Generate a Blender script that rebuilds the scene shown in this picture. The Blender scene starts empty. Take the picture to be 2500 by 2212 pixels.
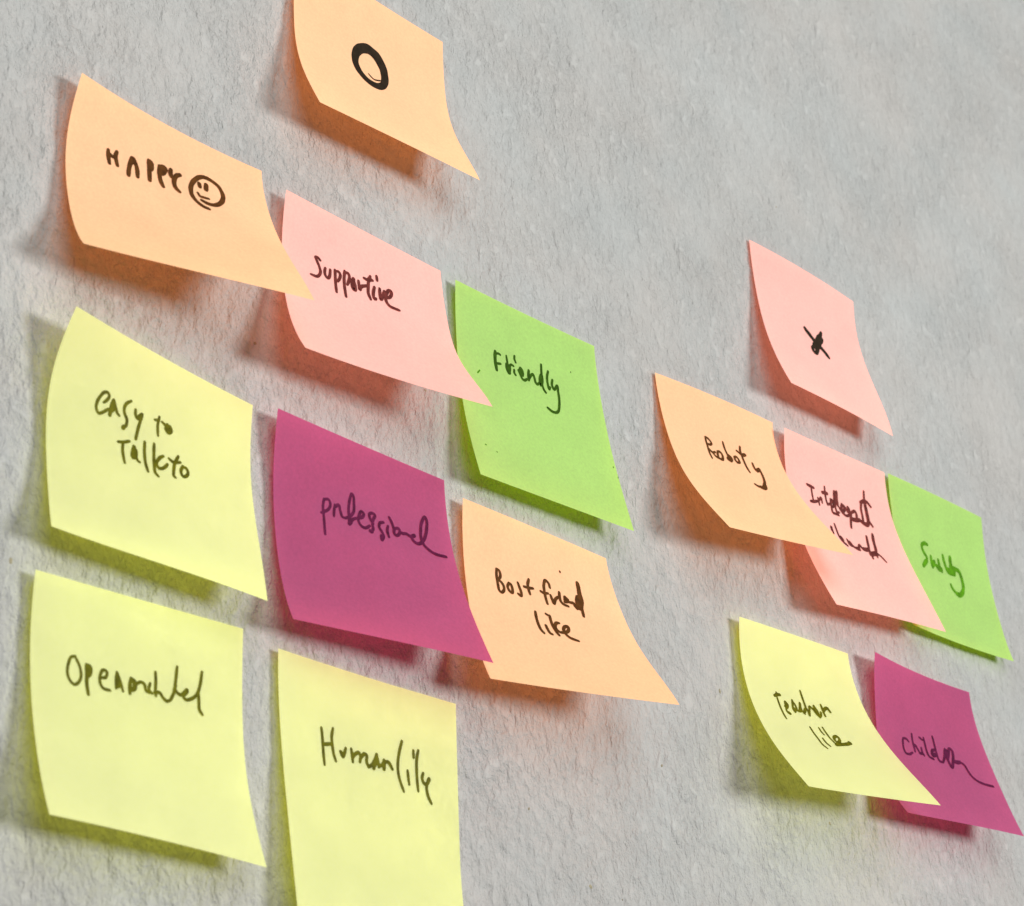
import bpy, math, random
import numpy as np
from mathutils import Matrix, Vector

# ------------------------------------------------------------------ camera, world, light, exposure
scene = bpy.context.scene
CM = 0.01
OX, OY, OZ = 55.0, 30.0, 1.45          # wall point (cm) that sits above the world origin; its height (m)

def to_world(x, y, z):
    """wall coordinates in cm (right, up, out of the wall) -> Blender metres"""
    return Vector(((x - OX) * CM, -z * CM, (y - OY) * CM + OZ))

def axis(v):
    return Vector((v[0], -v[2], v[1]))

CAM_AXES = ((0.7161211655, -0.0436350301, 0.696610695),
            (-0.2726924139, 0.9012306271, 0.3367821317),
            (-0.6425023919, -0.4311372647, 0.6334913854))
cam_data = bpy.data.cameras.new('camera')
cam_data.sensor_width = 36.0
cam_data.lens = 76.1522
cam_data.clip_start = 0.02
cam_data.clip_end = 20.0
cam_data.dof.use_dof = True
cam_data.dof.focus_distance = 0.795
cam_data.dof.aperture_fstop = 26.0
cam = bpy.data.objects.new('camera', cam_data)
r, u, b = (axis(a) for a in CAM_AXES)
p = to_world(0.0, 0.0, 49.33131)
cam.matrix_world = Matrix(((r.x, u.x, b.x, p.x), (r.y, u.y, b.y, p.y), (r.z, u.z, b.z, p.z), (0, 0, 0, 1)))
scene.collection.objects.link(cam)
scene.camera = cam

world = bpy.data.worlds.new('World')
scene.world = world
world.use_nodes = True
bg = world.node_tree.nodes['Background']
bg.inputs['Color'].default_value = (1.0, 0.93, 0.82, 1)
bg.inputs['Strength'].default_value = 0.085

def area_lamp(name, size_x, size_y, energy, color, wall_pos, aim):
    d = bpy.data.lights.new(name, 'AREA')
    d.shape = 'RECTANGLE'
    d.size, d.size_y, d.energy, d.color = size_x, size_y, energy, color
    o = bpy.data.objects.new(name, d)
    o.location = to_world(*wall_pos)
    o.rotation_euler = (o.location - to_world(*aim)).to_track_quat('Z', 'Y').to_euler()
    scene.collection.objects.link(o)

# a bright window to the right of the camera, plus an added fill lamp for soft room light behind its left shoulder
area_lamp('window_light', 1.0, 0.62, 96, (1.0, 0.99, 0.97), (50 + 250 * 0.60, 32 - 250 * 0.06, 250), (50, 32, 0))
area_lamp('fill_light', 1.1, 1.1, 16, (1.0, 0.99, 0.97), (0, 85, 125), (45, 35, 0))

scene.view_settings.view_transform = 'Standard'
scene.view_settings.look = 'None'
scene.view_settings.gamma = 1.0
scene.view_settings.exposure = 0.0
scene.cycles.max_bounces = 10
scene.cycles.diffuse_bounces = 6
scene.cycles.transmission_bounces = 6

# ------------------------------------------------------------------ materials
def lin(c):
    return tuple(((x / 255) / 12.92 if x <= 10.3 else ((x / 255 + 0.055) / 1.055) ** 2.4) for x in c)

def new_mat(name):
    m = bpy.data.materials.new(name)
    m.use_nodes = True
    nt = m.node_tree
    nt.nodes.clear()
    out = nt.nodes.new('ShaderNodeOutputMaterial')
    return m, nt, out

def node(nt, kind, **kw):
    n = nt.nodes.new(kind)
    for k, v in kw.items():
        if k in n.inputs: n.inputs[k].default_value = v
        else: setattr(n, k, v)
    return n

def noise(nt, vec, scale, detail=4.0, rough=0.55):
    n = node(nt, 'ShaderNodeTexNoise')
    n.inputs['Scale'].default_value = scale
    n.inputs['Detail'].default_value = detail
    n.inputs['Roughness'].default_value = rough
    nt.links.new(vec, n.inputs['Vector'])
    return n.outputs['Fac']

def ramp(nt, fac, a, b, lo, hi):
    n = node(nt, 'ShaderNodeMapRange')
    n.inputs['From Min'].default_value = a
    n.inputs['From Max'].default_value = b
    n.inputs['To Min'].default_value = lo
    n.inputs['To Max'].default_value = hi
    nt.links.new(fac, n.inputs['Value'])
    return n.outputs['Result']

def math_node(nt, op, x, y):
    n = node(nt, 'ShaderNodeMath', operation=op)
    for i, v in enumerate((x, y)):
        if isinstance(v, (int, float)): n.inputs[i].default_value = v
        else: nt.links.new(v, n.inputs[i])
    return n.outputs[0]

def scaled_color(nt, col, fac):
    n = node(nt, 'ShaderNodeVectorMath', operation='SCALE')
    n.inputs[0].default_value = col[:3]
    nt.links.new(fac, n.inputs['Scale'])
    return n.outputs[0]

def paper_material(name, front, through):
    """uncoated coloured paper: diffuse front, light glows through it"""
    m, nt, out = new_mat(name)
    tc = node(nt, 'ShaderNodeTexCoord')
    oi = node(nt, 'ShaderNodeObjectInfo')
    shift = node(nt, 'ShaderNodeVectorMath', operation='ADD')
    nt.links.new(tc.outputs['Object'], shift.inputs[0])
    nt.links.new(oi.outputs['Random'], shift.inputs[1])
    v = shift.outputs[0]
    big = ramp(nt, noise(nt, v, 60, 3), 0.3, 0.7, 0.97, 1.03)
    fib = ramp(nt, noise(nt, v, 900, 3, 0.7), 0.25, 0.75, 0.93, 1.07)
    fac = math_node(nt, 'MULTIPLY', big, fib)
    dif = node(nt, 'ShaderNodeBsdfDiffuse')
    dif.inputs['Roughness'].default_value = 0.3
    nt.links.new(scaled_color(nt, front, fac), dif.inputs['Color'])
    tr = node(nt, 'ShaderNodeBsdfTranslucent')
    nt.links.new(scaled_color(nt, through, fac), tr.inputs['Color'])
    bump = node(nt, 'ShaderNodeBump')
    bump.inputs['Strength'].default_value = 0.25
    bump.inputs['Distance'].default_value = 0.00014
    nt.links.new(noise(nt, v, 1400, 3, 0.6), bump.inputs['Height'])
    wave = node(nt, 'ShaderNodeBump')
    wave.inputs['Strength'].default_value = 0.5
    wave.inputs['Distance'].default_value = 0.0011
    nt.links.new(noise(nt, v, 38, 2, 0.5), wave.inputs['Height'])
    nt.links.new(bump.outputs[0], wave.inputs['Normal'])
    nt.links.new(wave.outputs[0], dif.inputs['Normal'])
    add = node(nt, 'ShaderNodeAddShader')
    nt.links.new(dif.outputs[0], add.inputs[0])
    nt.links.new(tr.outputs[0], add.inputs[1])
    nt.links.new(add.outputs[0], out.inputs['Surface'])
    return m

def ink_material(name, col):
    m, nt, out = new_mat(name)
    tc = node(nt, 'ShaderNodeTexCoord')
    f = ramp(nt, noise(nt, tc.outputs['Object'], 420, 3, 0.6), 0.3, 0.7, 0.55, 1.15)
    bs = node(nt, 'ShaderNodeBsdfPrincipled')
    bs.inputs['Roughness'].default_value = 0.62
    bs.inputs['Specular IOR Level'].default_value = 0.1
    nt.links.new(scaled_color(nt, lin(col), f), bs.inputs['Base Color'])
    nt.links.new(bs.outputs[0], out.inputs['Surface'])
    return m

PAPER = {
    'yellow': paper_material('yellow_paper', (0.44, 0.462, 0.275), (0.66, 0.665, 0.06)),
    'orange': paper_material('orange_paper', (0.54, 0.435, 0.262), (0.84, 0.225, 0.06)),
    'pink': paper_material('pink_paper', (0.52, 0.39, 0.352), (0.84, 0.2, 0.12)),
    'green': paper_material('green_paper', (0.283, 0.42, 0.145), (0.3, 0.48, 0.001)),
    'magenta': paper_material('magenta_paper', (0.205, 0.066, 0.145), (0.6, 0.05, 0.11)),
}
INKS = {
    'yellow': ink_material('olive_black_ink', (88, 88, 4)),
    'orange': ink_material('brown_black_ink', (84, 50, 18)),
    'pink': ink_material('dark_maroon_ink', (98, 44, 40)),
    'green': ink_material('dark_green_ink', (46, 78, 4)),
    'magenta': ink_material('dark_purple_ink', (84, 18, 56)),
    'black': ink_material('black_marker_ink', (42, 32, 22)),
    'light green': ink_material('thin_green_ink', (76, 132, 2)),
}

def wall_material():
    m, nt, out = new_mat('rough_white_wall_paint')
    tc = node(nt, 'ShaderNodeTexCoord')
    v = tc.outputs['Object']
    mp = node(nt, 'ShaderNodeMapping')
    mp.inputs['Rotation'].default_value = (0, math.radians(-22), 0)
    mp.inputs['Scale'].default_value = (1.0, 1.0, 0.58)
    nt.links.new(v, mp.inputs['Vector'])
    vs = mp.outputs[0]
    patch = ramp(nt, noise(nt, v, 9, 3), 0.3, 0.7, 0.96, 1.03)
    fine = ramp(nt, noise(nt, vs, 300, 4, 0.6), 0.25, 0.75, 0.95, 1.05)
    pits = ramp(nt, noise(nt, vs, 190, 3, 0.6), 0.6, 0.78, 1.0, 0.86)
    f = math_node(nt, 'MULTIPLY', math_node(nt, 'MULTIPLY', patch, fine), pits)
    tint = node(nt, 'ShaderNodeMixRGB')
    tint.inputs['Color1'].default_value = (0.356, 0.37, 0.366, 1)
    tint.inputs['Color2'].default_value = (0.372, 0.368, 0.356, 1)
    nt.links.new(ramp(nt, noise(nt, v, 16, 4, 0.6), 0.35, 0.65, 0, 1), tint.inputs['Fac'])
    mul = node(nt, 'ShaderNodeVectorMath', operation='SCALE')
    nt.links.new(tint.outputs[0], mul.inputs[0])
    nt.links.new(f, mul.inputs['Scale'])
    bs = node(nt, 'ShaderNodeBsdfPrincipled')
    bs.inputs['Roughness'].default_value = 0.9
    bs.inputs['Specular IOR Level'].default_value = 0.2
    nt.links.new(mul.outputs[0], bs.inputs['Base Color'])
    b1 = node(nt, 'ShaderNodeBump')
    b1.inputs['Strength'].default_value = 1.0
    b1.inputs['Distance'].default_value = 0.0008
    nt.links.new(noise(nt, vs, 420, 4, 0.62), b1.inputs['Height'])
    b2 = node(nt, 'ShaderNodeBump')
    b2.inputs['Strength'].default_value = 1.0
    b2.inputs['Distance'].default_value = 0.001
    dents = ramp(nt, noise(nt, vs, 230, 5, 0.66), 0.40, 0.68, 1.0, 0.0)
    lumps = noise(nt, v, 120, 4, 0.6)
    # the relief comes and goes from patch to patch
    where = ramp(nt, noise(nt, v, 22, 4, 0.6), 0.36, 0.62, 0.55, 1.05)
    mixed = math_node(nt, 'ADD', math_node(nt, 'MULTIPLY', dents, where), math_node(nt, 'MULTIPLY', lumps, 1.2))
    nt.links.new(mixed, b2.inputs['Height'])
    nt.links.new(b1.outputs[0], b2.inputs['Normal'])
    nt.links.new(b2.outputs[0], bs.inputs['Normal'])
    nt.links.new(bs.outputs[0], out.inputs['Surface'])
    return m

# ------------------------------------------------------------------ the wall
def value_noise(X, Y, freq, seed):
    rs = np.random.RandomState(seed)
    T = rs.rand(256, 256)
    x, y = X * freq, Y * freq
    xi, yi = np.floor(x).astype(int), np.floor(y).astype(int)
    fx, fy = x - xi, y - yi
    fx, fy = fx * fx * fx * (fx * (fx * 6 - 15) + 10), fy * fy * fy * (fy * (fy * 6 - 15) + 10)
    a, b_ = T[xi & 255, yi & 255], T[(xi + 1) & 255, yi & 255]
    c, d = T[xi & 255, (yi + 1) & 255], T[(xi + 1) & 255, (yi + 1) & 255]
    return (a * (1 - fx) + b_ * fx) * (1 - fy) + (c * (1 - fx) + d * fx) * fy - 0.5

def mesh_object(name, verts, faces, mat, parent=None, smooth=True):
    me = bpy.data.meshes.new(name)
    v = np.asarray(verts, dtype=np.float32)
    me.vertices.add(len(v)); me.vertices.foreach_set('co', v.ravel())
    if isinstance(faces, np.ndarray):
        k = faces.shape[1]
        me.loops.add(faces.size); me.loops.foreach_set('vertex_index', faces.ravel().astype(np.int32))
        me.polygons.add(len(faces)); me.polygons.foreach_set('loop_start', np.arange(0, faces.size, k, dtype=np.int32))
        me.update(calc_edges=True)
    else:
        bpy.data.meshes.remove(me)
        me = bpy.data.meshes.new(name)
        me.from_pydata([tuple(map(float, q)) for q in v], [], faces)
        me.update()
    me.polygons.foreach_set('use_smooth', [smooth] * len(me.polygons))
    me.materials.append(mat)
    o = bpy.data.objects.new(name, me)
    scene.collection.objects.link(o)
    if parent: o.parent = parent
    return o

def grid_faces(nx, ny):
    i = np.arange((nx - 1) * (ny - 1))
    a = (i // (ny - 1)) * ny + i % (ny - 1)
    return np.stack([a, a + ny, a + ny + 1, a + 1], -1)

def wall_height(X, Y):
    """roller-painted relief in cm: long soft lumps plus short upright ridges"""
    ca, sa = math.cos(0.38), math.sin(0.38)
    Xr, Yr = X * ca + Y * sa, -X * sa + Y * ca
    # bend the pattern so that no ridge repeats the next one
    X, Y = X + 1.1 * value_noise(X, Y, 0.35, 7), Y + 1.1 * value_noise(X, Y, 0.35, 8)
    Xr, Yr = X * ca + Y * sa, -X * sa + Y * ca
    h = 0.5 * value_noise(X, Y, 0.22, 1) + 0.36 * value_noise(Xr, Yr * 0.7, 1.0, 2)
    h += 0.45 * value_noise(Xr, Yr * 0.62, 2.1, 3) + 0.22 * value_noise(Xr, Yr * 0.5, 4.4, 4)
    return h

xs = np.concatenate([np.arange(-25, 24, 1.2), np.arange(24, 100, 0.12), np.arange(100, 135, 1.2)])
ys = np.concatenate([np.arange(-20, 10, 1.2), np.arange(10, 78, 0.12), np.arange(78, 110, 1.2)])
XX, YY = np.meshgrid(xs, ys, indexing='ij')
HH = np.minimum(wall_height(XX, YY) * 0.115 - 0.045, -0.004)
wall_verts = np.stack([(XX - OX) * CM, -HH * CM, (YY - OY) * CM + OZ], -1).reshape(-1, 3)
wall = mesh_object('wall', wall_verts, grid_faces(len(xs), len(ys)), wall_material())
wall['kind'] = 'structure'

NOTE_SHAPES = {
  'happy': [30.8531, 40.9902, -0.0495, -0.1488, 1.4076, -0.5874, 2.1033, -2.2955, 0.6632, 0.6492, 0.1539, 0.0, 0.0548, -0.1404, 0.0161, 0.0047, -0.0234, 0.0242, -0.0754, 0.0868, 0.0172, 0.1316, -0.0461, 0.1284, -0.0823, 0.1007],
  'o': [39.7992, 50.5557, -0.0256, 0.1201, 1.1477, -0.853, 0.0739, 1.8055, -1.5884, 0.3016, -0.0041, 0.0, -0.0203, 0.15, -0.075, -0.0639, 0.1094, -0.0715, -0.0231, -0.0118, -0.0619, -0.1839, 0.0094, 0.0152, 0.0963, 0.1027],
  'supportive': [39.193, 40.2908, -0.0506, 0.4963, -0.0389, 0.1365, 0.6642, 1.179, -1.4115, 0.4973, -0.0065, 0.0, 0.0638, -0.2553, 0.0083, 0.0116, -0.0222, 0.0855, -0.1064, 0.1229, 0.0562, 0.0116, 0.1038, -0.1157, 0.0103, 0.1393],
  'friendly': [47.2867, 39.2715, 0.0202, 0.2378, 0.1556, -0.1892, 0.5637, -0.4917, 0.0523, 0.2832, 0.0895, 0.0, -0.0306, 0.3278, -0.1658, 0.1, 0.052, -0.0955, 0.1753, -0.3157, -0.1096, -0.1422, 0.0425, -0.0026, 0.0426, 0.0469],
  'easy': [30.7003, 32.1573, -0.0527, -0.3231, 1.5247, -0.7794, 0.0095, 1.2031, -0.8928, 1.2995, -0.0047, 0.0, 0.0124, -0.1047, 0.0038, -0.0354, 0.027, 0.0471, -0.0582, 0.0707, -0.0169, 0.0829, 0.2164, 0.1696, -0.1122, -0.0572],
  'professional': [38.9559, 31.5155, -0.0046, 0.0521, 0.3128, 0.163, 0.6643, -0.0549, -0.1605, 0.5983, 0.0414, 0.0, -0.1085, 0.0412, 0.0385, -0.0083, -0.0122, 0.003, 0.073, -0.0506, 0.1024, 0.0271, 0.1365, 0.0953, -0.0381, -0.002],
  'best': [47.1002, 31.0303, -0.0406, 0.5264, -0.3741, 0.3632, 1.3786, -0.5605, -0.3283, 0.3486, -0.008, 0.0, 0.0601, -0.1761, -0.0235, -0.0407, -0.0423, 0.1029, -0.0206, 0.1029, 0.1255, 0.1964, 0.1188, 0.0555, -0.0041, 0.1085],
  'open': [30.4, 23.862, 0.0096, 0.3756, 0.0412, 0.0363, -0.1491, 1.2984, -0.873, 0.3989, 0.0402, 0.0, -0.0229, -0.0158, -0.0304, 0.0338, -0.0115, 0.0419, 0.0506, -0.0717, 0.0172, -0.0977, 0.1015, 0.1339, -0.015, 0.0327],
  'human': [39.2164, 23.3139, 0.0129, 0.5307, -0.7081, 0.3207, -0.1609, 0.4032, -0.1367, 0.2014, -0.024, 0.0, -0.0055, 0.2542, 0.0007, 0.008, 0.1242, -0.2564, -0.1223, -0.0056, 0.002, -0.0256, -0.0226, 0.0, -0.0068, 0.0007],
  'x': [65.1215, 48.2671, -0.0163, 0.4004, 0.0562, -0.0537, 0.0458, 1.2828, -1.1629, 0.102, -0.0125, 0.0, 0.0699, 0.124, -0.1207, -0.0901, 0.0925, -0.1083, -0.0597, 0.0628, -0.0437, 0.0185, 0.152, 0.0855, 0.0598, -0.1038],
  'roboty': [58.1606, 39.2703, 0.0724, 0.7628, 0.3053, -0.5326, 0.694, 0.6536, -0.8008, 0.1034, -0.0161, 0.0, 0.0167, 0.2565, -0.1387, -0.1187, 0.0798, -0.1541, 0.0428, 0.014, -0.227, 0.003, 0.1249, -0.0676, 0.1292, -0.1515],
  'intel': [65.7676, 38.9039, 0.0759, 0.4315, 0.1399, -0.2119, 0.3925, 0.3412, -0.4138, 0.4554, 0.0764, 0.0, 0.0092, 0.4308, -0.1441, 0.1169, 0.083, -0.2726, 0.0991, -0.2532, -0.3227, -0.1319, 0.1252, 0.0585, 0.031, -0.1251],
  'snobby': [73.1476, 39.686, -0.0062, 0.7353, -2.9177, 2.7498, -0.0267, 0.2256, 0.0732, 0.2002, -0.0076, 0.0, 0.138, -0.1429, -0.0654, -0.0994, 0.0088, 0.0507, -0.1028, 0.1937, 0.0933, -0.0805, 0.0977, -0.1334, -0.0884, -0.0677],
  'teacher': [61.6251, 29.7921, 0.0434, 0.5005, 0.9279, -0.8552, 1.0909, -0.0284, -0.5142, 0.3528, -0.0085, 0.0, 0.0988, 0.1803, -0.2157, 0.09, 0.0252, -0.0953, 0.0913, -0.1796, -0.1742, -0.0781, 0.1142, -0.0956, -0.0031, -0.0164],
  'children': [69.8522, 30.5673, -0.0061, 0.6324, -1.1404, 1.006, 1.0192, -1.3854, 0.7743, 0.7479, 0.0063, 0.0, 0.0022, -0.3048, 0.1284, -0.1573, -0.0444, 0.1712, -0.1047, 0.3037, -0.1325, 0.0533, -0.0097, 0.0962, 0.1364, -0.0366],
}
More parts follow.
